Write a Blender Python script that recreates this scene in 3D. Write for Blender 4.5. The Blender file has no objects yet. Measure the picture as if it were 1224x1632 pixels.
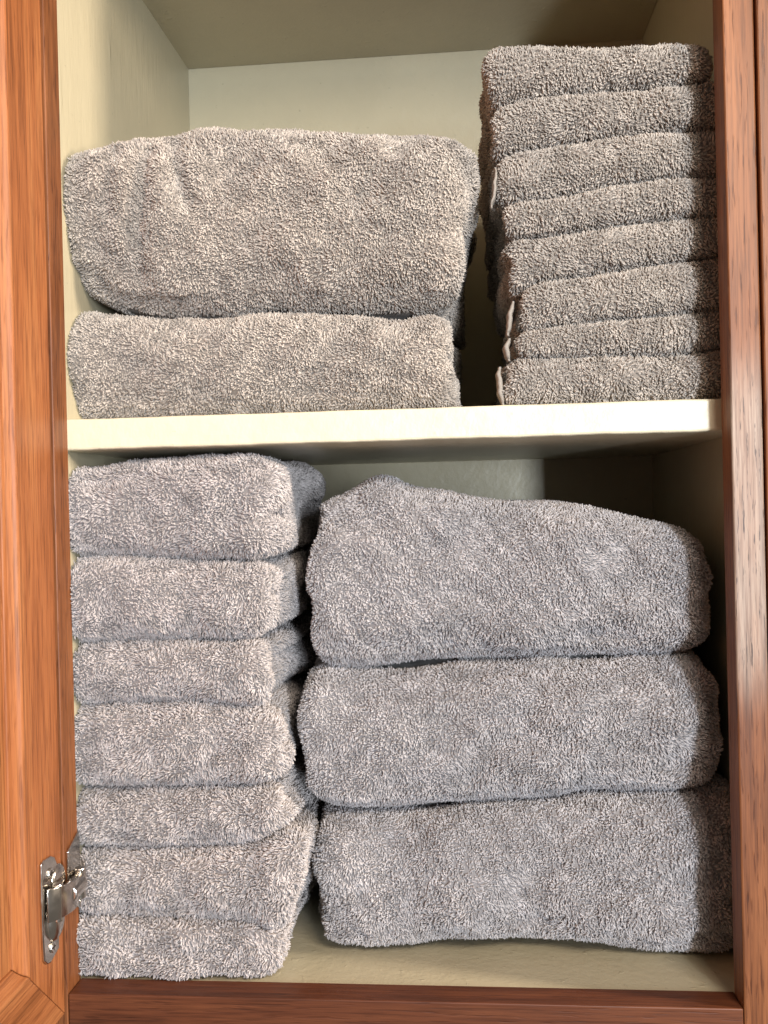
import bpy, math, random
import numpy as np
from mathutils import Vector, Matrix

S = bpy.context.scene
RES = (1224, 1632)
# ---------------------------------------------------------------- camera
CAM = np.array([0.2373, -0.5167, 0.2811]); YAW, PIT, ROL, F = -0.0847, -0.0034, -0.0234, 1451.0
fw = np.array([math.sin(YAW)*math.cos(PIT), math.cos(YAW)*math.cos(PIT), math.sin(PIT)])
_r = np.cross(fw, [0, 0, 1]); _r /= np.linalg.norm(_r); _u = np.cross(_r, fw)
RT = _r*math.cos(ROL)+_u*math.sin(ROL); UP = -_r*math.sin(ROL)+_u*math.cos(ROL)
cd = bpy.data.cameras.new('camera'); cam = bpy.data.objects.new('camera', cd); S.collection.objects.link(cam)
M = Matrix.Identity(4)
for i in range(3):
    M[i][0] = RT[i]; M[i][1] = UP[i]; M[i][2] = -fw[i]; M[i][3] = CAM[i]
cam.matrix_world = M
cd.sensor_fit = 'VERTICAL'; cd.sensor_height = 24.0; cd.lens = 24.0*F/1632.0
cd.clip_start = 0.01; cd.clip_end = 50
S.camera = cam
# ---------------------------------------------------------------- world, lamps, exposure
w = bpy.data.worlds.new('World'); S.world = w; w.use_nodes = True
bg = w.node_tree.nodes['Background']; bg.inputs[0].default_value = (1.0, 0.90, 0.78, 1); bg.inputs[1].default_value = 0.15

def area(name, loc, target, sx, sy, power, col):
    l = bpy.data.lights.new(name, 'AREA'); l.shape = 'RECTANGLE'; l.size = sx; l.size_y = sy
    l.energy = power; l.color = col
    o = bpy.data.objects.new(name, l); S.collection.objects.link(o); o.location = loc
    d = Vector(target)-Vector(loc); o.rotation_euler = d.to_track_quat('-Z', 'Y').to_euler()
    return o
area('room_lamp', (1.75, -0.31, 0.66), (0.0, 0.0, 0.35), 0.13, 0.4, 34, (1.0, 0.84, 0.68))
area('window_light', (1.18, -2.6, 0.30), (0.2, 0.0, 0.28), 0.20, 0.9, 72, (0.86, 0.93, 1.0))
area('front_lamp', (0.72, -0.95, 0.86), (0.2, 0.1, 0.35), 0.5, 0.3, 14, (1.0, 0.87, 0.72))  # unseen warm lamp in front, set near to warm the upper shelf
S.view_settings.view_transform = 'Standard'; S.view_settings.look = 'None'
S.view_settings.exposure = 0.0; S.view_settings.gamma = 1.0; S.view_settings.use_curve_mapping = False
S.cycles.max_bounces = 8; S.cycles.diffuse_bounces = 5

# ---------------------------------------------------------------- helpers
def at(px, py, Y):
    d = RT*((px-612)/F) + UP*((816-py)/F) + fw
    t = (Y-CAM[1])/d[1]
    return CAM+d*t
rng = np.random.default_rng(7)

def link(o, parent=None):
    S.collection.objects.link(o)
    if parent is not None: o.parent = parent
    return o
def tag(o, label=None, cat=None, group=None):
    if label: o['label'] = label
    if cat: o['category'] = cat
    if group: o['group'] = group
    return o
def mesh_obj(name, V, Fc, mat, parent=None, smooth=False):
    m = bpy.data.meshes.new(name); m.from_pydata([tuple(v) for v in V], [], [tuple(f) for f in Fc]); m.update()
    if smooth:
        for p in m.polygons: p.use_smooth = True
    m.materials.append(mat)
    return link(bpy.data.objects.new(name, m), parent)
def bevel(o, w, seg=2):
    b = o.modifiers.new('bevel', 'BEVEL'); b.width = w; b.segments = seg; b.limit_method = 'ANGLE'; b.angle_limit = math.radians(30)
    b.harden_normals = False
    return o
def box(name, a, b, mat, parent=None, bev=0.0008):
    x0, y0, z0 = a; x1, y1, z1 = b
    V = [(x0,y0,z0),(x1,y0,z0),(x1,y1,z0),(x0,y1,z0),(x0,y0,z1),(x1,y0,z1),(x1,y1,z1),(x0,y1,z1)]
    Fc = [(3,2,1,0),(4,5,6,7),(0,1,5,4),(1,2,6,5),(2,3,7,6),(3,0,4,7)]
    o = mesh_obj(name, V, Fc, mat, parent)
    if bev: bevel(o, bev)
    return o
def prism(name, pts, ext, mat, parent=None, bev=0.0):
    """polygon pts (3D list) extruded by vector ext"""
    n = len(pts); P = [np.array(p, float) for p in pts]; Q = [p+np.array(ext) for p in P]
    Fc = [tuple(range(n)), tuple(range(2*n-1, n-1, -1))]+[(i, i+n, (i+1) % n+n, (i+1) % n) for i in range(n)]
    o = mesh_obj(name, P+Q, Fc, mat, parent)
    import bmesh
    bm = bmesh.new(); bm.from_mesh(o.data); bmesh.ops.recalc_face_normals(bm, faces=bm.faces); bm.to_mesh(o.data); bm.free()
    if bev: bevel(o, bev)
    return o

# ---------------------------------------------------------------- materials
class N:
    def __init__(s, name):
        s.m = bpy.data.materials.new(name); s.m.use_nodes = True; s.t = s.m.node_tree
        s.b = s.t.nodes['Principled BSDF']
    def n(s, typ, **k):
        x = s.t.nodes.new(typ)
        for a, v in k.items(): setattr(x, a, v)
        return x
    def l(s, a, b): s.t.links.new(a, b)
    def coord(s, scale=(1,1,1), rot=(0,0,0)):
        c = s.n('ShaderNodeTexCoord'); mp = s.n('ShaderNodeMapping')
        mp.inputs['Scale'].default_value = scale; mp.inputs['Rotation'].default_value = rot
        s.l(c.outputs['Object'], mp.inputs[0]); return mp.outputs[0]
    def noise(s, vec, scale, detail=4, rough=.55, dist=0):
        x = s.n('ShaderNodeTexNoise'); x.inputs['Scale'].default_value = scale; x.inputs['Detail'].default_value = detail
        x.inputs['Roughness'].default_value = rough; x.inputs['Distortion'].default_value = dist; s.l(vec, x.inputs['Vector']); return x.outputs['Fac']
    def ramp(s, fac, stops):
        r = s.n('ShaderNodeValToRGB'); e = r.color_ramp.elements
        while len(e) < len(stops): e.new(.5)
        for el, (p, c) in zip(e, stops):
            el.position = p; el.color = (*c, 1) if len(c) == 3 else c
        s.l(fac, r.inputs[0]); return r.outputs[0]
    def mix(s, fac, a, b, mode='MIX'):
        x = s.n('ShaderNodeMix', data_type='RGBA', blend_type=mode)
        for sock, v in ((x.inputs[0], fac), (x.inputs[6], a), (x.inputs[7], b)):
            if isinstance(v, (int, float)): sock.default_value = v
            elif isinstance(v, tuple): sock.default_value = (*v, 1)
            else: s.l(v, sock)
        return x.outputs[2]
    def math(s, op, a, b=0.0):
        x = s.n('ShaderNodeMath', operation=op)
        for sock, v in ((x.inputs[0], a), (x.inputs[1], b)):
            if isinstance(v, (int, float)): sock.default_value = v
            else: s.l(v, sock)
        return x.outputs[0]
    def bump(s, h, strength, dist):
        x = s.n('ShaderNodeBump'); x.inputs['Strength'].default_value = strength; x.inputs['Distance'].default_value = dist
        s.l(h, x.inputs['Height']); s.l(x.outputs[0], s.b.inputs['Normal'])

def oak(name, axis='Z', dark=(.10,.032,.011), mid=(.195,.068,.023), light=(.275,.105,.039), worn_glare=None, coarse=1.0, pore=.8):
    q = N(name)
    def sc(k): return {'Z': (1, 1, k), 'X': (k, 1, 1), 'Y': (1, k, 1)}[axis]
    v = q.coord(sc(.06))
    g1 = q.noise(v, 70*coarse, 6, .68, .5)                      # broad figure
    g2 = q.noise(q.coord(sc(.03)), 700, 3, .65, .15)   # fine fibre
    v2 = q.coord(sc(.07))
    pores = q.noise(v2, 620, 2, .5, 0)
    col = q.ramp(g1, [(.30, dark), (.47, mid), (.68, light)])
    fine = q.ramp(g2, [(.34, (.52,.46,.42)), (.56, (1.1,1.1,1.1))])
    col = q.mix(.75, col, fine, 'MULTIPLY')
    pr = q.ramp(pores, [(.33, (.38,.28,.22)), (.41, (1,1,1))])
    col = q.mix(pore, col, pr, 'MULTIPLY')
    q.b.inputs['Roughness'].default_value = .5
    if worn_glare:
        z0, z1 = worn_glare
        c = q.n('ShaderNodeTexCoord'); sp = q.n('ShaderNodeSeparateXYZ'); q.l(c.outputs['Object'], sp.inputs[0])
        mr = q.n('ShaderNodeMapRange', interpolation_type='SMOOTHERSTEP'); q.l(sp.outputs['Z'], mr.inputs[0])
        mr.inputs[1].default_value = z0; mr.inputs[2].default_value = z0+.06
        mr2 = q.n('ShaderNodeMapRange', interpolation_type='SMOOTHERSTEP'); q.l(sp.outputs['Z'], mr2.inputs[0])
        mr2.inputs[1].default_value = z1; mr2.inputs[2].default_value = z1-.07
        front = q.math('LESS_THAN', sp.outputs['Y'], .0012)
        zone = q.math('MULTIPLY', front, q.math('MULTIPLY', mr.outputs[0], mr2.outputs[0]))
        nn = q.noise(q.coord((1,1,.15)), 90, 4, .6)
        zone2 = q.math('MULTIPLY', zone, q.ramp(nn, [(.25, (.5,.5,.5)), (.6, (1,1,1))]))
        col = q.mix(q.math('MULTIPLY', zone2, .8), col, q.mix(q.ramp(g2, [(.35, (0,0,0)), (.62, (1,1,1))]), (.26, .19, .15), (.44, .36, .30)))  # rubbed varnish, with window glare painted into the pale band
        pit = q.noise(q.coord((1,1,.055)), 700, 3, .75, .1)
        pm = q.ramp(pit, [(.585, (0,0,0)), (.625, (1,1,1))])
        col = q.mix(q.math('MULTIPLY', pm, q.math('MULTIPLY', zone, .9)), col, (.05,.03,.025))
    q.l(col, q.b.inputs['Base Color'])
    q.b.inputs['Specular IOR Level'].default_value = .3; q.b.inputs['Coat Weight'].default_value = .10; q.b.inputs['Coat Roughness'].default_value = .34
    h = q.math('ADD', q.math('MULTIPLY', g2, .5), pr)
    q.bump(h, .25, .0006)
    return q.m
OAK = oak('oak_vertical')
OAK_DOOR = oak('oak_door', pore=.4, light=(.40,.158,.056), mid=(.325,.112,.037), dark=(.20,.064,.020))
OAK_PANEL = oak('oak_panel', pore=.5, coarse=.8, light=(.44,.185,.068), mid=(.31,.115,.038), dark=(.13,.045,.016))
OAK_H = oak('oak_horizontal', 'X', pore=.4, mid=(.105,.032,.013), light=(.155,.052,.021), dark=(.055,.018,.008))
OAK_WORN_GLARE = oak('oak_worn_glare', worn_glare=(.15, .385))

def paint(name, col, streak=True):
    q = N(name)
    n1 = q.noise(q.coord((1,1,1)), 9, 4, .6); n2 = q.noise(q.coord((3,3,.5) if streak else (1,1,1)), 60 if streak else 120, 3, .6)
    drip = q.noise(q.coord((1,1,.12)), 130, 2, .5, .4)
    n2 = q.math('ADD', n2, q.math('MULTIPLY', q.ramp(drip, [(.66, (0,0,0)), (.72, (1,1,1))]), .5 if streak else 0.0))
    c = q.mix(q.ramp(n1, [(.35, (0,0,0)), (.7, (1,1,1))]), col, tuple(x*.9 for x in col))
    sp_ = q.noise(q.coord(), 240, 2, .5); c = q.mix(q.ramp(sp_, [(.72, (0,0,0)), (.78, (.55,.55,.55))]), c, tuple(x*.6 for x in col))
    q.l(c, q.b.inputs['Base Color'])
    q.b.inputs['Roughness'].default_value = .38
    q.bump(q.math('ADD', n2, q.math('MULTIPLY', n1, .6)), .35, .0012)
    return q.m
CREAM = paint('cream_paint', (.50, .45, .315))
CREAM_B = paint('cream_paint_back', (.50, .45, .315), False)
SHELFP = paint('shelf_paint', (.78, .72, .54), False)

def towel_mat(name, dark, light):
    q = N(name)
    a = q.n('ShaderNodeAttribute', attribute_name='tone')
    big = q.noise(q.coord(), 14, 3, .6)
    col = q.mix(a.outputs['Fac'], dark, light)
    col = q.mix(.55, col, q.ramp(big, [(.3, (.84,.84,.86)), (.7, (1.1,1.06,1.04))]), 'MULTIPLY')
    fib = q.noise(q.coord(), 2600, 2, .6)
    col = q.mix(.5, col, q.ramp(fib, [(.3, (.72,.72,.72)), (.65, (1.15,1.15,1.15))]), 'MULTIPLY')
    q.l(col, q.b.inputs['Base Color'])
    q.b.inputs['Roughness'].default_value = .95
    q.b.inputs['Specular IOR Level'].default_value = .15
    q.b.inputs['Sheen Weight'].default_value = .25; q.b.inputs['Sheen Roughness'].default_value = .5
    return q.m
TOW = towel_mat('terry_warm_lit', (.28,.252,.225), (.74,.68,.615))  # upper shelf towels: tint of the warm light put into the grey
TOW_HALF_COOL_LIT = towel_mat('terry_half_cool_lit', (.27,.25,.247), (.72,.675,.67))  # left floor stack: a little of the cool light put into the grey
TOW_COOL_LIT = towel_mat('terry_cool_lit', (.27,.259,.265), (.73,.705,.72))  # large floor towels: tint of the cool daylight put into the grey
HEM = N('hem_cloth'); HEM.b.inputs['Base Color'].default_value = (.40,.36,.32,1); HEM.b.inputs['Roughness'].default_value = .85
HEM.bump(HEM.noise(HEM.coord(), 1500, 2), .5, .0006); HEM = HEM.m
met = N('nickel'); met.b.inputs['Metallic'].default_value = 1; met.b.inputs['Base Color'].default_value = (.66,.62,.57,1)
mn = met.noise(met.coord(), 160, 3); met.l(met.ramp(mn, [(.3, (.14,.14,.14)), (.7, (.26,.26,.26))]), met.b.inputs['Roughness'])
met.bump(met.noise(met.coord(), 70, 2), .12, .002); MET = met.m
scr = N('steel_screw'); scr.b.inputs['Metallic'].default_value = 1; scr.b.inputs['Base Color'].default_value = (.7,.68,.64,1); scr.b.inputs['Roughness'].default_value = .25; SCR = scr.m
dk = N('dark_gap'); dk.b.inputs['Base Color'].default_value = (.02,.012,.008,1); dk.b.inputs['Roughness'].default_value = .9; DARK = dk.m

# ---------------------------------------------------------------- cabinet
W, T = .3867, .019
XL, XR, DB = -.0035, .4023, .2859
ZSB, ZST, ZC, YS = .3214, .3404, .6804, .0218
cab = link(bpy.data.objects.new('cabinet', None)); cab.location = (0, 0, -.05)
tag(cab, 'oak framed linen cabinet with cream painted inside, holding all the folded grey towels', 'cabinet')
def P(o):
    o.parent = cab; o.matrix_parent_inverse = Matrix.Translation((0, 0, .05)); return o
ZB, ZT = -.05, .78
P(prism('side_panel', [(XL-.016, T+.0005, -.012), (XL, T+.0005, -.012), (XL+.0055, DB, -.012), (XL-.016, DB, -.012)], (0, 0, ZC+.024), CREAM))
P(box('side_panel', (XR, T+.0005, -.012), (XR+.016, DB, ZC+.012), CREAM, None, 0))
P(box('back_panel', (XL-.016, DB+.0005, -.012), (XR+.016, DB+.006, ZC+.012), CREAM_B, None, 0))
P(box('bottom_panel', (XL-.003, T+.0005, -.016), (XR-.0005, DB, -.0012), CREAM, None, 0))
P(box('top_panel', (XL-.003, T+.0005, ZC), (XR-.0005, DB, ZC+.012), CREAM, None, 0))
V = []; Fc = []; nx = 160; hs = ZST-ZSB
for i in range(nx+1):
    x = XL-.003+(XR-.0004-XL+.003)*i/nx
    jt = lambda k, a: a*(math.sin(x*71+k*2.1)+.6*math.sin(x*190+k*5)+.4*math.sin(x*433+k*3.3))
    pr = [(0, .0016), (.0003, .0007), (.0010, .0002), (.0022, 0)]
    loop = [(YS+a+jt(1, .00008), ZSB+b+jt(2, .00014)) for a, b in pr[::1]][::-1]+[(YS+jt(5, .00010), ZSB+hs*.35), (YS+jt(6, .00010), ZSB+hs*.68)]+[(YS+a+jt(3, .00008), ZST-b+jt(4, .00010)) for a, b in pr]
    loop = [(DB-.0004, ZSB)]+loop+[(DB-.0004, ZST)]
    V += [(x, a, b) for a, b in loop]
nl = len(loop)
for i in range(nx):
    for k in range(nl): Fc.append((i*nl+k, i*nl+(k+1) % nl, (i+1)*nl+(k+1) % nl, (i+1)*nl+k))
Fc += [tuple(range(nl-1, -1, -1)), tuple(nx*nl+k for k in range(nl))]
import bmesh
shf = mesh_obj('shelf', V, Fc, SHELFP); bm = bmesh.new(); bm.from_mesh(shf.data); bmesh.ops.recalc_face_normals(bm, faces=bm.faces); bm.to_mesh(shf.data); bm.free()
P(shf)
# face frame
st1 = P(box('stile', (-.040, 0, ZB), (0, T, ZT), OAK, None, .0007))
st2 = P(box('stile', (W, 0, ZB), (W+.0168, T, ZT), OAK_WORN_GLARE, None, .0009)); st2['label'] = 'right stile, varnish rubbed pale and glare painted in, with dark pits'
P(box('rail', (.0003, .0002, ZB), (W-.0003, T-.0002, 0), OAK_H, None, .0007))
P(box('rail', (.0003, .0002, ZC-.004), (W-.0003, T-.0002, ZT), OAK_H, None, .0007))
# neighbouring cabinet stile, next to the right stile
nd = P(box('stile', (W+.0178, -.0012, ZB), (W+.075, T-.001, ZT), OAK, None, .0010)); nd['label'] = 'neighbouring cabinet stile beyond the dark seam'

# left door, standing open square to the cabinet; its back face looks right
door = P(bpy.data.objects.new('door', None)); S.collection.objects.link(door); door['label'] = 'open oak door seen from behind'
DX, DT = -.0012, .019
D0, D1 = -.0015, -.335            # hinge side .. free side
Z0, Z1 = -.0105, .74
FWD, BEV = .040, .011
def DP(o):
    o.parent = door; return o
door.matrix_parent_inverse = Matrix.Identity(4); door.location = (0, 0, 0)
door.matrix_parent_inverse = Matrix.Translation((0, 0, .05))
def mitred(name, a, b, c, d, mat):
    # a,b outer (y,z); c,d inner (y,z) ; flat frame member on the x=DX plane with a moulded inner edge
    prof = [(0, 0.0), (.0006, .22), (.0004, .34), (-.0022, .46), (-.0040, .74), (-.0046, .97), (-.0075, 1.0)]
    A, B, Cc, D = [np.array(v, float) for v in (a, b, c, d)]
    # inner moulding line beyond c,d
    cy = np.array([D0+D1, Z0+Z1])/2
    def inner(v):
        return v+np.array([-BEV if v[0] > cy[0] else BEV, BEV if v[1] < cy[1] else -BEV])
    Ci, Di = inner(Cc), inner(D)
    rows = [(A, B, 0.0)]
    rows.append((D*1.0, Cc*1.0, 0.0))
    for dx, t in prof[1:]:
        rows.append((D+(Di-D)*t, Cc+(Ci-Cc)*t, dx))
    V = []; Fc = []
    for p, q, dx in rows:
        V.append((DX+dx, p[0], p[1])); V.append((DX+dx, q[0], q[1]))
    n = len(rows)
    for i in range(n-1): Fc.append((2*i, 2*i+1, 2*i+3, 2*i+2))
    k = len(V)
    V += [(DX-DT, A[0], A[1]), (DX-DT, B[0], B[1]), (DX-DT, Ci[0], Ci[1]), (DX-DT, Di[0], Di[1])]
    Fc += [(k, k+3, k+2, k+1), (0, k, k+1, 1), (2*n-2, 2*n-1, k+2, k+3)]
    o = mesh_obj(name, V, Fc, mat)
    import bmesh
    bm = bmesh.new(); bm.from_mesh(o.data)
    bmesh.ops.holes_fill(bm, edges=bm.edges); bmesh.ops.recalc_face_normals(bm, faces=bm.faces)
    bm.to_mesh(o.data); bm.free()
    return DP(bevel(o, .0006, 2))
iy0, iy1, iz0, iz1 = D0-FWD, D1+FWD, Z0+FWD, Z1-FWD
g = .00015
mitred('door_stile', (D0, Z0+g), (D0, Z1), (iy0, iz1), (iy0, iz0+g), OAK_DOOR)
mitred('door_stile', (D1, Z0), (D1, Z1), (iy1, iz1), (iy1, iz0), OAK_DOOR)
OAK_DR = oak('oak_door_rail', 'Y', pore=.4, light=(.40,.165,.062), mid=(.32,.115,.04), dark=(.20,.07,.023))
mitred('door_rail', (D0-g, Z0), (D1, Z0), (iy1, iz0), (iy0-g, iz0), OAK_DR)
mitred('door_rail', (D0, Z1), (D1, Z1), (iy1, iz1), (iy0, iz1), OAK_DR)
DP(box('door_panel', (DX-.0150, iy1+BEV-.006, iz0+BEV-.006), (DX-.0062, iy0-BEV+.0075, iz1-BEV+.006), OAK_PANEL, None, .001))
DP(box('panel_gap', (DX-.0118, iy0-BEV-.0014, iz0), (DX-.0050, iy0-BEV-.0002, iz1), DARK, None, 0))
bpy.data.objects.remove(bpy.data.objects['panel_gap'])

# ---------------------------------------------------------------- hinge on the open door
hin = P(bpy.data.objects.new('hinge', None)); S.collection.objects.link(hin); hin['label'] = 'nickel cabinet hinge joining door and stile'
hin.matrix_parent_inverse = Matrix.Translation((0, 0, .05))
def HP(o): o.parent = hin; return o
def on_door(px, py):            # point on the door back plane under a pixel
    d = RT*((px-612)/F)+UP*((816-py)/F)+fw; t = (DX-CAM[0])/d[0]; p = CAM+d*t; return (p[1], p[2])
def plate(name, pix, x0, x1, bev):
    pts = [on_door(*p) for p in pix]
    return HP(prism(name, [(x0, y, z) for y, z in pts], (x1-x0, 0, 0), MET, None, bev))
plate('plate', [(62,1378),(66,1371),(77,1364),(83,1366),(87,1376),(94,1382),(101,1392),(101,1438),(96,1462),(91,1480),(90,1511),(77,1534),(72,1537),(67,1533),(65,1500),(63,1440)], DX+.0001, DX+.0017, .0006)
# raised, domed pressing on the plate: lofted shell
def dome(name, cy, cz, ry, rz, h, x0, n=24, m=8, sq=1.0):
    V = []; Fc = []
    for j in range(m+1):
        f = j/m
        for i in range(n):
            a = 2*math.pi*i/n; r = math.cos(f*math.pi/2*.98)
            V.append((x0+h*math.sin(f*math.pi/2), cy+ry*r*math.cos(a), cz+rz*r*math.sin(a)))
    for j in range(m):
        for i in range(n): Fc.append((j*n+i, j*n+(i+1) % n, (j+1)*n+(i+1) % n, (j+1)*n+i))
    Fc.append(tuple(m*n+i for i in range(n)))
    o = mesh_obj(name, V, Fc, MET, None, True)
    return HP(o)
y, z = on_door(81, 1462); dome('cup', y, z, .0085, .0135, .0058, DX+.0012)
y, z = on_door(88, 1400); dome('cup', y, z, .0080, .0085, .0030, DX+.0012)
def cyl(name, a, b, r, mat, n=24, parent=None):
    a, b = np.array(a, float), np.array(b, float); d = b-a; L = np.linalg.norm(d); d /= L
    u = np.cross(d, [0, 0, 1]) if abs(d[2]) < .9 else np.cross(d, [1, 0, 0]); u /= np.linalg.norm(u); v = np.cross(d, u)
    V = []
    for c in (a, b):
        for i in range(n):
            t = 2*math.pi*i/n; V.append(c+r*(math.cos(t)*u+math.sin(t)*v))
    Fc = [(i, (i+1) % n, n+(i+1) % n, n+i) for i in range(n)]+[tuple(range(n-1, -1, -1)), tuple(range(n, 2*n))]
    o = mesh_obj(name, V, Fc, mat)
    bevel(o, r*.18, 2)
    return o
# arm: curved strap from the plate to the frame wing
def strap(name, path, wz0, wz1, th):
    V = []; Fc = []; n = len(path)
    P2 = [np.array(p) for p in path]
    for i, p in enumerate(P2):
        d = P2[min(i+1, n-1)]-P2[max(i-1, 0)]; d /= np.linalg.norm(d); nn = np.array([d[1], -d[0]])
        f = i/(n-1); hz = wz0+(wz1-wz0)*f
        for s in (0, 1):
            for zz in (-hz/2, hz/2):
                q = p+nn*th*s; V.append((q[0], q[1], zz))
    for i in range(n-1):
        k = 4*i
        for a, b in ((0, 1), (1, 3), (3, 2), (2, 0)): Fc.append((k+a, k+b, k+4+b, k+4+a))
    Fc += [(0, 2, 3, 1), (4*n-4, 4*n-3, 4*n-1, 4*n-2)]
    o = mesh_obj(name, V, Fc, MET, None, True)
    import bmesh
    bm = bmesh.new(); bm.from_mesh(o.data); bmesh.ops.recalc_face_normals(bm, faces=bm.faces); bm.to_mesh(o.data); bm.free()
    bevel(o, .0004); return HP(o)
zc_h = on_door(95, 1420)[1]
pth = []
for k in range(13):
    f = k/12
    yy = -.026+f*.036; xx = .0010+.0085*math.sin(math.pi*min(1, f*1.05))**.8
    pth.append((xx, yy))
arm = strap('arm', pth, .019, .013, .0014); arm.location.z = zc_h+.0005
kn = HP(cyl('knuckle', (.0065, .0065, zc_h-.0085), (.0065, .0065, zc_h+.0095), .0032, MET))
kn3 = HP(cyl('barrel', (.0072, -.0125, zc_h+.0012), (.0068, .0040, zc_h+.0012), .0056, MET))
kn2 = HP(cyl('knuckle', (.0045, -.0195, zc_h-.0105), (.0045, -.0195, zc_h+.0105), .0030, MET))
pin = HP(cyl('pin', (.0065, .0035, zc_h-.0125), (.0065, .0035, zc_h-.0085), .0014, SCR))
wing = HP(prism('wing', [(.0002, .0015, zc_h+.0205), (.0002, .0165, zc_h+.0275), (.0002, .0182, zc_h+.020), (.0002, .0182, zc_h-.004), (.0002, .014, zc_h-.009), (.0002, .006, zc_h-.008), (.0002, .0015, zc_h+.002)], (.0016, 0, 0), MET, None, .0005))
def screw(py_, pz_, x0, r=.0031):
    s = HP(cyl('screw', (x0, py_, pz_), (x0+.0013, py_, pz_), r, SCR))
    s2 = HP(box('screw_slot', (x0+.0010, py_-.0019, pz_-.0004), (x0+.00145, py_+.0019, pz_+.0004), DARK, None, 0))
    s3 = HP(box('screw_slot', (x0+.0010, py_-.0004, pz_-.0019), (x0+.0014, py_+.0004, pz_+.0019), DARK, None, 0))
for px, py in ((75, 1392), (79, 1509)):
    y, z = on_door(px, py); screw(y, z, DX+.0014)

# ---------------------------------------------------------------- towels
class Field:
    """smooth random field: sum of plane waves"""
    def __init__(s, wl, seed, n=9):
        r = np.random.default_rng(seed); d = r.normal(size=(n, 3)); d /= np.linalg.norm(d, axis=1)[:, None]
        s.k = d*(2*np.pi/wl)/r.uniform(.7, 1.5, size=(n, 1)); s.ph = r.uniform(0, 2*np.pi, n); s.n = n
    def __call__(s, P): return np.sin(P@s.k.T+s.ph).sum(-1)/math.sqrt(s.n/2)/1.0

def rrect(yf, yb, zb, zt, rf, rb, N1):
    """rounded rectangle loop in (y,z), N1 points, uniform fractions so sections match up"""
    rf = max(1e-5, min(rf, (zt-zb)*.499, (yb-yf)*.45)); rb = max(1e-5, min(rb, (zt-zb)*.499, (yb-yf)*.45))
    pts = []
    nf = N1//4; ns = N1//8; nb = N1//8
    for i in range(ns): pts.append((None, i/ns))
    out = []
    # bottom edge, from back to front (exponentially denser to the front)
    nt = int(N1*.22); nfr = int(N1*.46); nbk = N1-2*nt-nfr
    a0 = yb-rb; a1 = yf+rf
    for i in range(nt):
        f = (i/nt); f = 1-(1-f)**1.8; out.append((a0+(a1-a0)*f, zb))
    # front: arc, straight, arc
    hs = (zt-zb)-2*rf; L = math.pi*rf+hs
    for i in range(nfr):
        s = L*i/nfr; q = math.pi*rf/2
        if s < q: a = s/rf; out.append((yf+rf-rf*math.sin(a), zb+rf-rf*math.cos(a)))
        elif s < q+hs: out.append((yf, zb+rf+(s-q)))
        else: a = (s-q-hs)/rf; out.append((yf+rf-rf*math.cos(a), zt-rf+rf*math.sin(a)))
    for i in range(nt):
        f = (i/nt)**1.8; out.append((a1+(a0-a1)*f, zt))
    hs = (zt-zb)-2*rb; L = math.pi*rb+hs
    for i in range(nbk):
        s = L*i/nbk; q = math.pi*rb/2
        if s < q: a = s/rb; out.append((yb-rb+rb*math.sin(a), zt-rb+rb*math.cos(a)))
        elif s < q+hs: out.append((yb, zt-rb-(s-q)))
        else: a = (s-q-hs)/rb; out.append((yb-rb+rb*math.cos(a), zb+rb-rb*math.sin(a)))
    return np.array(out)

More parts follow.
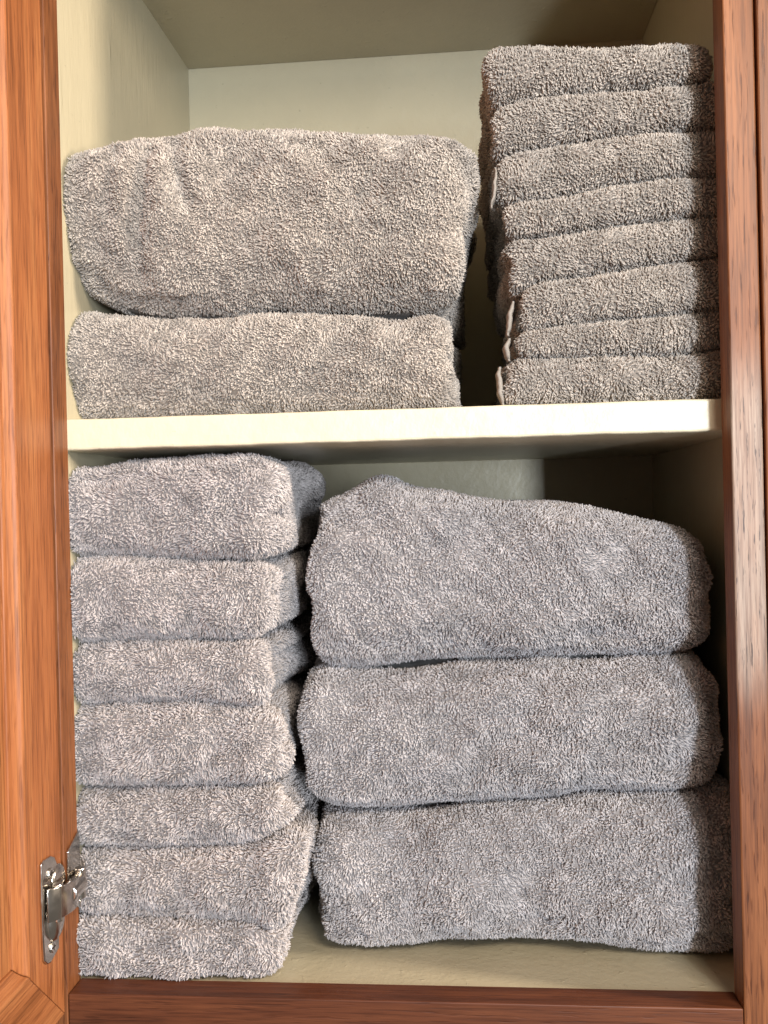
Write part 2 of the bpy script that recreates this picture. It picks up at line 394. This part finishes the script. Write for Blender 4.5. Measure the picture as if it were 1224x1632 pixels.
NV = 104
ntuft = 0
def towel(label, group, top, bot, left, right, yf, yb, rf=.02, re=.010, seed=0, gap=.0016, lobes=(2, 2), lobeA=(.006, .006),
          creases=(), lump=.0016, pile=(.0027, .00053, .00112), top_pile=False, name='folded_towel', cat='towel', lean_y=0.0, mat=None, leanf=.40, endz=.55, zmin=None):
    """top/bot: pixel polylines (px,py) of the front's upper and lower limits; left/right: pixel points along the ends"""
    global ntuft
    yr = yf+min(rf, .02)*.6
    def poly(pp):
        if isinstance(pp, (int, float)): return lambda x: np.full_like(np.asarray(x, float), pp)
        q = np.array([at(px, py, yr) for px, py in pp]); xs, zs = q[:, 0], q[:, 2]
        o = np.argsort(xs); xs, zs = xs[o], zs[o]
        def fn(x):   # lightly smoothed linear
            x = np.asarray(x, float); return sum(np.interp(x+d, xs, zs) for d in (-.008, -.004, 0, .004, .008))/5
        return fn
    ft, fb = poly(top), poly(bot)
    def endf(pp, inw):
        if isinstance(pp, (int, float)): return lambda z: np.full_like(np.asarray(z, float), pp)
        q = np.array([at(px, py, yf+.006) for px, py in pp]); zs, xs = q[:, 2], q[:, 0]; o = np.argsort(zs)
        xs = xs+inw*pile[0]*.8
        return lambda z: np.interp(z, zs[o], xs[o])
    fl, fr = endf(left, 1), endf(right, -1)
    zm = float(fb(.2)+ft(.2))/2
    Wd = float(fr(zm)-fl(zm))
    secs = []                       # (fraction along x, inset, cap sign)
    nr = 7
    hmid = float(ft(.2)-fb(.2))
    capr = np.linspace(1, 0.04, 9)
    nc = len(capr)
    caps = [(0.0, None, -1, c) for c in capr[::-1]]
    for i in range(nr): 
        a = (i+1)/nr*math.pi/2; d = re*(1-math.cos(a)); caps.append((d/Wd, re*(1-math.sin(a)), 0, 1))
    nm = max(12, int(Wd/.0035))
    mids = [(re/Wd+(1-2*re/Wd)*i/nm, 0.0, 0, 1) for i in range(1, nm)]
    endc = [(1-f, ins, -s, c) for f, ins, s, c in caps[::-1]]
    secs = caps+mids+endc
    G = np.zeros((len(secs), NV, 3)); xa0 = float(fl(zm)); xa1 = float(fr(zm))
    for i, (f, ins, cs, c) in enumerate(secs):
        x = xa0+(xa1-xa0)*f
        zt = float(ft(x))-(pile[0]*.75 if top_pile else gap); zb = float(fb(x))+gap
        if zmin is not None: zb = max(zb, zmin)
        if ins is None: 
            half = (zt-zb)/2; I = re+(half-re)*(1-c)
            I = min(I, half*.985)
        else: I = ins
        Iz = I*endz if ins is not None else max(re*endz, I-re*(1-endz))
        pr = rrect(yf+I, yb-I, zb+Iz, zt-Iz, max(rf-I, .0005), max(.012-I, .0005), NV)
        # right/left limits depend on z
        xl = fl(pr[:, 1]); xr = fr(pr[:, 1])
        G[i, :, 0] = xl+(xr-xl)*f
        G[i, :, 1] = pr[:, 0]; G[i, :, 2] = pr[:, 1]
        # fold layers showing on the ends
        side = 0 if f < .5 else 1; sg = -1 if side == 0 else 1
        edge = 1.0 if ins is None else max(0, 1-min(f, 1-f)*Wd/(re*1.0))
        if edge > 0 and lobes[side]:
            H_ = zt-zb; lb = np.ones(NV)
            for k in range(1, lobes[side]):
                zg = zb+H_*(k/lobes[side]+.10*math.sin(seed*2.3+k*1.7))+.10*(pr[:, 0]-yf)*math.sin(seed*1.3+k)
                lb = np.minimum(lb, 1-np.exp(-((pr[:, 1]-zg)/.0042)**2))
            lb *= np.clip((np.minimum(pr[:, 1]-zb, zt-pr[:, 1])/.006), 0, 1)**.5
            fall = np.clip((pr[:, 0]-yf)/.018, .0, 1)
            swell = .75+.35*np.sin(pr[:, 0]*38+seed+pr[:, 1]*60)
            G[i, :, 0] += sg*edge*lobeA[side]*(lb*swell-.75)*fall
    if lean_y:
        zt_ = G[..., 2].max(); zb_ = G[..., 2].min()
        fz = (G[..., 2]-zb_)/(zt_-zb_); G[..., 1] += lean_y*fz**2*np.clip((yb-G[..., 1])/(yb-yf), 0, 1)
    # normals
    def normals(G):
        du = np.gradient(G, axis=0); dv = (np.roll(G, -1, 1)-np.roll(G, 1, 1))
        n = np.cross(du, dv); L = np.linalg.norm(n, axis=-1, keepdims=True); n = n/np.maximum(L, 1e-12)
        return n
    n = normals(G)
    ctr = G.mean((0, 1))
    if ((G-ctr)*n).sum() < 0: n = -n; flip = True
    else: flip = False
    f1, f2, f3 = Field(.085, seed*3+1), Field(.034, seed*3+2), Field(.013, seed*3+3)
    # keep the floor/shelf contact: push only outward faces other than bottom strongly
    amp = np.where(n[..., 2] < -.7, .25, 1.0)*np.where(n[..., 2] > .7, .5, 1.0)
    disp = (f1(G)*lump+f2(G)*lump*.62+f3(G)*lump*.28)*amp
    G = G+n*disp[..., None]
    for (ax, ay, bx, by, wd, dp) in creases:
        a = at(ax, ay, yf)[[0, 2]]; b = at(bx, by, yf)[[0, 2]]
        p = G[..., [0, 2]]; ab = b-a; t = np.clip(((p-a)@ab)/(ab@ab), 0, 1); dd = np.linalg.norm(p-(a+t[..., None]*ab), axis=-1)
        G[..., 1] += dp*np.exp(-(dd/wd)**2)*(G[..., 1] < yf+.06)
        n_ = 0
    G[..., 0] = np.clip(G[..., 0], XL+.0015, XR-.0015)
    M_ = NV-(NV-2*int(NV*.22)-int(NV*.46)); mir = np.arange(NV); mir[:M_] = M_-1-np.arange(M_)
    for e_ in (0, -1):
        G[e_] = (G[e_]+G[e_][mir])/2; G[e_, M_:] = G[e_, M_:].mean(0)
    n = normals(G)
    if flip: n = -n
    nu = G.shape[0]
    V = G.reshape(-1, 3)
    idx = np.arange(nu*NV).reshape(nu, NV)
    a, b, c, d = idx[:-1], np.roll(idx, -1, 1)[:-1], np.roll(idx, -1, 1)[1:], idx[1:]
    Q = np.stack([a, b, c, d], -1).reshape(-1, 4)
    if flip: pass
    else: Q = Q[:, ::-1]
    # tufts --------------------------------------------------------------
    L0, R0, sp = pile
    p0, p1, p2, p3 = V[Q[:, 0]], V[Q[:, 1]], V[Q[:, 2]], V[Q[:, 3]]
    qn = np.cross(p2-p0, p3-p1); ar = np.linalg.norm(qn, axis=1)/2; qn /= np.maximum(2*ar[:, None], 1e-12)
    cen = (p0+p1+p2+p3)/4
    if ((cen-ctr)*qn).sum() < 0: qn = -qn; Q = Q[:, ::-1]
    wgt = ar.copy()
    back = (cen[:, 1] > yb-.02); wgt[back & (qn[:, 1] > .3)] = 0
    ud = np.abs(qn[:, 2]) > .75
    row = np.arange(len(Q))//NV; ud &= (row >= nc+nr+3) & (row < nu-nc-nr-4)
    lim = yf+(.030)
    if top_pile: wgt[ud & (qn[:, 2] < 0) & (cen[:, 1] > lim)] = 0
    else: wgt[ud & (cen[:, 1] > lim)] = 0
    cs = np.cumsum(wgt); tot = cs[-1]; K = int(tot/sp**2)
    r = np.random.default_rng(seed+100)
    samp = (np.arange(K)+r.random(K))/K*tot
    qi = np.minimum(np.searchsorted(cs, samp), len(cs)-1)
    u, v = r.random(K)[:, None], r.random(K)[:, None]
    base = (p0[qi]*(1-u)+p3[qi]*u)*(1-v)+(p1[qi]*(1-u)+p2[qi]*u)*v
    vn = n.reshape(-1, 3)
    nn = (vn[Q[qi, 0]]+vn[Q[qi, 1]]+vn[Q[qi, 2]]+vn[Q[qi, 3]])
    bad = (nn*qn[qi]).sum(1) < .2; nn[bad] = qn[qi][bad]
    nn /= np.linalg.norm(nn, axis=1)[:, None]
    fx, fy, fz = Field(.030, seed*5+11), Field(.030, seed*5+12), Field(.024, seed*5+13)
    gx = Field(.009, seed*5+14); gz = Field(.009, seed*5+15)
    ln = np.stack([fx(base)+.6*gx(base), fy(base)*.5, fz(base)-.25+.6*gz(base)], 1)*leanf
    ln -= (ln*nn).sum(1)[:, None]*nn
    rnd = r.normal(size=(K, 3))*.30
    d1 = nn*1.0+ln+rnd; d1 /= np.linalg.norm(d1, axis=1)[:, None]
    d2 = nn*.75+ln*1.4+rnd*1.1+r.normal(size=(K, 3))*.30+np.array([0, 0, -.12]); d2 /= np.linalg.norm(d2, axis=1)[:, None]
    Ln = L0*r.uniform(.65, 1.25, K)[:, None]
    c0 = base-nn*.0008; c1 = base+d1*Ln*.45; c2 = c1+(d1*.4+d2*.6)*Ln*.33; c3 = c2+d2*Ln*.24
    Rr = R0*r.uniform(.7, 1.3, K)[:, None]
    sd = 4; tw = r.uniform(0, 2*np.pi, K)
    ref = np.cross(d1, r.normal(size=(K, 3))); ref /= np.linalg.norm(ref, axis=1)[:, None]; ref2 = np.cross(d1, ref)
    TV = np.zeros((K, 3*sd+1, 3))
    for j, (cc, rr) in enumerate(((c0, .75), (c1, 1.0), (c2, .92))):
        for k in range(sd):
            an = 2*math.pi*k/sd+.5*j
            TV[:, j*sd+k] = cc+Rr*rr*(math.cos(an)*ref+math.sin(an)*ref2*.8)
    TV[:, -1] = c3
    TV[..., 0] = np.clip(TV[..., 0], XL+.0004, XR-.0004)
    if zmin is not None: TV[..., 2] = np.maximum(TV[..., 2], zmin+.0002-.0012)
    m = 3*sd+1; off = (len(V)+np.arange(K)*m)[:, None]
    quads = []
    for j in range(2):
        for k in range(sd): quads.append([j*sd+k, j*sd+(k+1) % sd, (j+1)*sd+(k+1) % sd, (j+1)*sd+k])
    TQ = (off[:, :, None]+np.array(quads)[None]).reshape(-1, 4)
    TT = (off[:, :, None]+np.array([[2*sd+k, 2*sd+(k+1) % sd, 3*sd] for k in range(sd)])[None]).reshape(-1, 3)
    AV = np.concatenate([V, TV.reshape(-1, 3)]).astype(np.float32)
    org = np.array([ctr[0], yf, G[..., 2].min()], np.float32)
    me = bpy.data.meshes.new(name)
    nq = len(Q)+len(TQ); nt_ = len(TT)
    li = np.concatenate([Q.reshape(-1), TQ.reshape(-1), TT.reshape(-1)]).astype(np.int32)
    me.vertices.add(len(AV)); me.vertices.foreach_set('co', (AV-org).ravel())
    me.loops.add(len(li)); me.loops.foreach_set('vertex_index', li)
    me.polygons.add(nq+nt_)
    ls = np.concatenate([np.arange(nq)*4, nq*4+np.arange(nt_)*3]).astype(np.int32)
    me.polygons.foreach_set('loop_start', ls)
    me.polygons.foreach_set('use_smooth', np.ones(nq+nt_, bool))
    me.update(calc_edges=True)
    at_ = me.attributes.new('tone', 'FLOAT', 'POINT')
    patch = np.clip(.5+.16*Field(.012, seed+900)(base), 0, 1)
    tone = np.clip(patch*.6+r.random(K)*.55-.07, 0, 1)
    tv = np.repeat(tone, m).reshape(K, m); tv[:, :sd] *= .3  # tuft roots darkened: shade between tufts put into the colour
    at_.data.foreach_set('value', np.concatenate([np.full(len(V), .0), tv.ravel()]).astype(np.float32))  # body under the pile gets the same painted shade
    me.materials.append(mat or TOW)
    o = link(bpy.data.objects.new(name, me)); o.location = [float(q) for q in org]
    tag(o, label, cat, group)
    ntuft += K
    return o

GU, GR, GL, GB = 'large towels on the upper shelf', 'small folded towels stacked on the upper shelf', 'hand towels stacked beside the open door', 'large towels on the cabinet floor'
# --- upper left pair
b_ul = [(80,425),(105,452),(130,476),(180,494),(240,501),(330,500),(430,491),(500,497),(600,498),(720,490)]
towel('large folded towel, upper of the two on the shelf, with creased left end', GU,
      [(85,250),(112,226),(160,214),(220,205),(300,189),(430,183),(520,187),(620,195),(690,197),(722,206),(745,222)], b_ul,
      [(80,240),(78,330),(84,410),(94,450),(116,480)], [(735,215),(741,260),(741,330),(738,400),(726,450),(716,500)], .030, .235, rf=.040, re=.012, seed=1, lobes=(0, 2), lobeA=(0, .013), top_pile=True,
      creases=[(228,235,216,420,.006,.009), (268,215,292,330,.006,.007), (150,395,215,440,.007,.006), (180,240,168,330,.006,.004), (330,500,150,440,.007,.005), (120,430,190,470,.006,.004), (330,240,400,330,.010,.003)], lump=.0020)
towel('large folded towel, lower of the two, lying flat on the shelf', GU,
      [(95,492),(130,492),(180,496)]+b_ul[4:], ZST, XL-.018, [(716,495),(720,540),(724,600),(732,665)], .031, .24, rf=.032, re=.010, seed=2, lobes=(0, 2), lobeA=(0, .009), zmin=ZST+.0012)
# --- upper right stack
R_ = [
 [(768,90),(777,80),(807,72),(887,79),(987,80),(1087,75),(1127,85),(1150,95)],
 [(770,180),(782,177),(862,160),(962,154),(1062,143),(1137,137),(1180,133)],
 [(770,262),(784,260),(837,240),(962,225),(1062,215),(1140,210),(1180,208)],
 [(780,330),(797,328),(852,325),(962,308),(1062,292),(1142,291),(1180,288)],
 [(785,384),(800,382),(872,379),(962,365),(1062,352),(1143,350),(1180,348)],
 [(800,485),(812,478),(837,456),(932,442),(1037,425),(1143,410),(1180,405)],
 [(800,533),(814,532),(912,522),(1037,510),(1144,500),(1180,497)],
 [(790,573),(812,572),(932,570),(1062,570),(1097,565),(1147,555),(1180,550)],
]
lefts = [[(769,80),(771,130),(783,176)], [(780,177),(777,200),(783,255)], [(788,258),(787,290),(793,328)], [(797,330),(795,355),(799,380)],
         [(799,384),(803,430),(812,478)], [(822,470),(817,500),(820,535)], [(817,533),(815,560),(817,572)], [(812,574),(802,610),(804,650)]]
names_r = ['topmost towel of the eight-high right stack, its corner nearest the ceiling', 'second towel from the top of the right shelf stack',
           'third towel from the top of the right shelf stack, pale hem showing at its left', 'fourth towel from the top of the right shelf stack, a thin one',
           'fifth towel from the top of the right shelf stack, sloping down to the left', 'sixth towel from the top of the right shelf stack, with long pale wavy hem',
           'thin seventh towel of the right shelf stack, second from the bottom', 'bottom towel of the right stack, resting on the shelf']
yfs = [.034, .033, .033, .034, .034, .032, .033, .031]
def hem(parent, px, py0, py1, yf, r=.0022, seed=0):
    q = np.random.default_rng(seed); a = at(px, py0, yf+.003); b = at(px, py1, yf+.003); n = 40; V = []; Fc = []; m = 12
    Lh = np.linalg.norm(b-a)
    for i in range(n+1):
        f = -.10+1.2*i/n; c = a+(b-a)*f; env = min(1, .55+.45*math.sin(math.pi*min(max(f, 0), 1))**.5)
        wv = math.sin(f*Lh/.0021+seed)+.4*math.sin(f*Lh/.0009+2*seed)
        for k in range(m):
            t = 2*math.pi*k/m; ct, st_ = math.cos(t), math.sin(t)
            V.append((c[0]+.0008+.0004*wv+.0012*math.sin(f*3.0+seed)+r*.75*env*math.copysign(abs(ct)**.7, ct), c[1]+.0085+.0085*env*st_+.0003*wv, c[2]))
    for i in range(n):
        for k in range(m): Fc.append((i*m+k, i*m+(k+1) % m, (i+1)*m+(k+1) % m, (i+1)*m+k))
    Fc += [tuple(range(m)), tuple(n*m+k for k in range(m))]
    o = mesh_obj('hem', V, Fc, HEM, None, True); o.parent = parent; o.matrix_parent_inverse = Matrix.Translation(-parent.location)
    return o
for i in range(8):
    bt = R_[i+1] if i < 7 else ZST
    rt = [(1132,80),(1134,120),(1134,140)] if i == 0 else XR-.003
    t = towel(names_r[i], GR, R_[i], bt, lefts[i], rt, yfs[i], .20+.012*((i*5) % 4), rf=.024, re=.008, seed=20+i, lobes=(2, 2), lobeA=(.005, .004), lump=.0011,
          top_pile=(i == 0), zmin=ZST+.0012 if i == 7 else None, gap=.0014)
    if i == 2: hem(t, 785, 268, 322, yfs[i], .0018, 1)
    if i == 5: hem(t, 812, 482, 528, yfs[i], .0024, 2)
    if i == 6: hem(t, 809, 540, 570, yfs[i], .0026, 3)
    if i == 7: hem(t, 797, 588, 640, yfs[i], .0026, 4)
# --- lower left stack
L_ = [
 [(100,742),(200,731),(300,729),(400,722),(440,728),(470,745)],
 [(100,888),(200,883),(300,889),(440,893),(480,893)],
 [(100,1029),(200,1020),(300,1017),(375,1022),(425,1016),(480,1016)],
 [(100,1127),(200,1117),(300,1115),(400,1125),(440,1130),(480,1134)],
 [(110,1252),(200,1255),(300,1252),(390,1252),(450,1250),(490,1248)],
 [(110,1347),(200,1347),(300,1350),(400,1345),(450,1328),(500,1312)],
 [(110,1456),(200,1462),(300,1470),(400,1470),(450,1482),(500,1484)],
]
rights = [[(446,735),(442,800),(437,885)], [(440,895),(446,960),(434,1015)], [(430,1020),(438,1070),(436,1125)], [(436,1130),(447,1190),(440,1250)],
          [(450,1255),(462,1290),(450,1340)], [(480,1330),(488,1400),(470,1475)], [(455,1485),(458,1520),(455,1555)]]
names_l = ['topmost towel of the left floor stack, wedged under the shelf, folds showing on its right', 'second towel from the top of the left floor stack',
           'third towel from the top of the left floor stack, thinner than the two above', 'fourth towel down the left floor stack, the middle one',
           'fifth towel down the left floor stack, thin, above the hinge', 'sixth towel down, beside the hinge, sticking out farthest to the right',
           'bottom towel of the left stack, on the cabinet floor by the rail']
for i in range(7):
    bt = L_[i+1] if i < 6 else 0.0
    towel(names_l[i], GL, L_[i], bt, XL-.018, rights[i], [.021, .022, .023, .021, .022, .019, .0195][i], .255-.01*((i*3) % 4), rf=.019 if i < 6 else .006, re=.013, seed=40+i,
          lobes=(0, (2, 2, 3, 2, 2, 2, 2)[i]), lobeA=(0, [.012, .011, .011, .009, .010, .009, .007][i]), lump=.0016, zmin=.0006 if i == 6 else None,
          pile=(.0034, .00054, .00114), leanf=.42, gap=.0022, mat=TOW_HALF_COOL_LIT, top_pile=(i == 0))
# --- lower right trio
b1 = [(490,1064),(560,1070),(700,1057),(850,1050),(1000,1052),(1120,1042),(1180,1042)]
b2 = [(460,1294),(600,1297),(700,1290),(800,1283),(900,1276),(940,1268),(1000,1270),(1110,1270),(1150,1258),(1190,1250)]
b3 = [(480,1524),(540,1530),(640,1524),(700,1510),(850,1505),(960,1511),(1030,1526),(1060,1530),(1200,1530)]
towel('top towel of the three large ones at right, with a bump on its upper left', GB,
      [(470,806),(500,800),(530,788),(560,777),(585,762),(610,750),(635,764),(660,783),(750,794),(850,800),(950,806),(1000,815),(1060,832),(1085,836),(1115,850),(1145,870)], b1,
      [(490,780),(497,850),(500,950),(497,1040),(505,1065)], [(1118,836),(1134,868),(1135,960),(1130,1020),(1120,1045)], .046, .25, rf=.032, re=.011, mat=TOW_COOL_LIT, seed=60, lobes=(0, 0), lobeA=(.004, .005), endz=.35,
      lump=.0020, top_pile=True, creases=[(660,900,560,800,.012,.003), (1000,850,960,1000,.014,.002)])
towel('middle towel of the three large ones at right, bulging out to the left', GB, b1, b2,
      [(495,1070),(475,1110),(467,1180),(478,1250),(500,1295)], [(1140,1060),(1160,1110),(1164,1180),(1158,1250)], .043, .25, rf=.034, re=.013, mat=TOW_COOL_LIT, seed=61, lobes=(0, 0), lobeA=(.004, .005), lump=.0022)
towel('bottom towel of the three large ones at right, resting on the cabinet floor', GB, b2, b3,
      [(503,1300),(499,1360),(497,1420),(503,1500),(515,1525)], XR-.002, .044, .25, rf=.030, re=.012, mat=TOW_COOL_LIT, seed=62, lobes=(0, 0), lobeA=(.004, .004), lump=.0024, zmin=.0014,
      creases=[(640,1515,700,1500,.012,.003), (850,1330,870,1480,.014,.0025)])
print('tufts', ntuft)
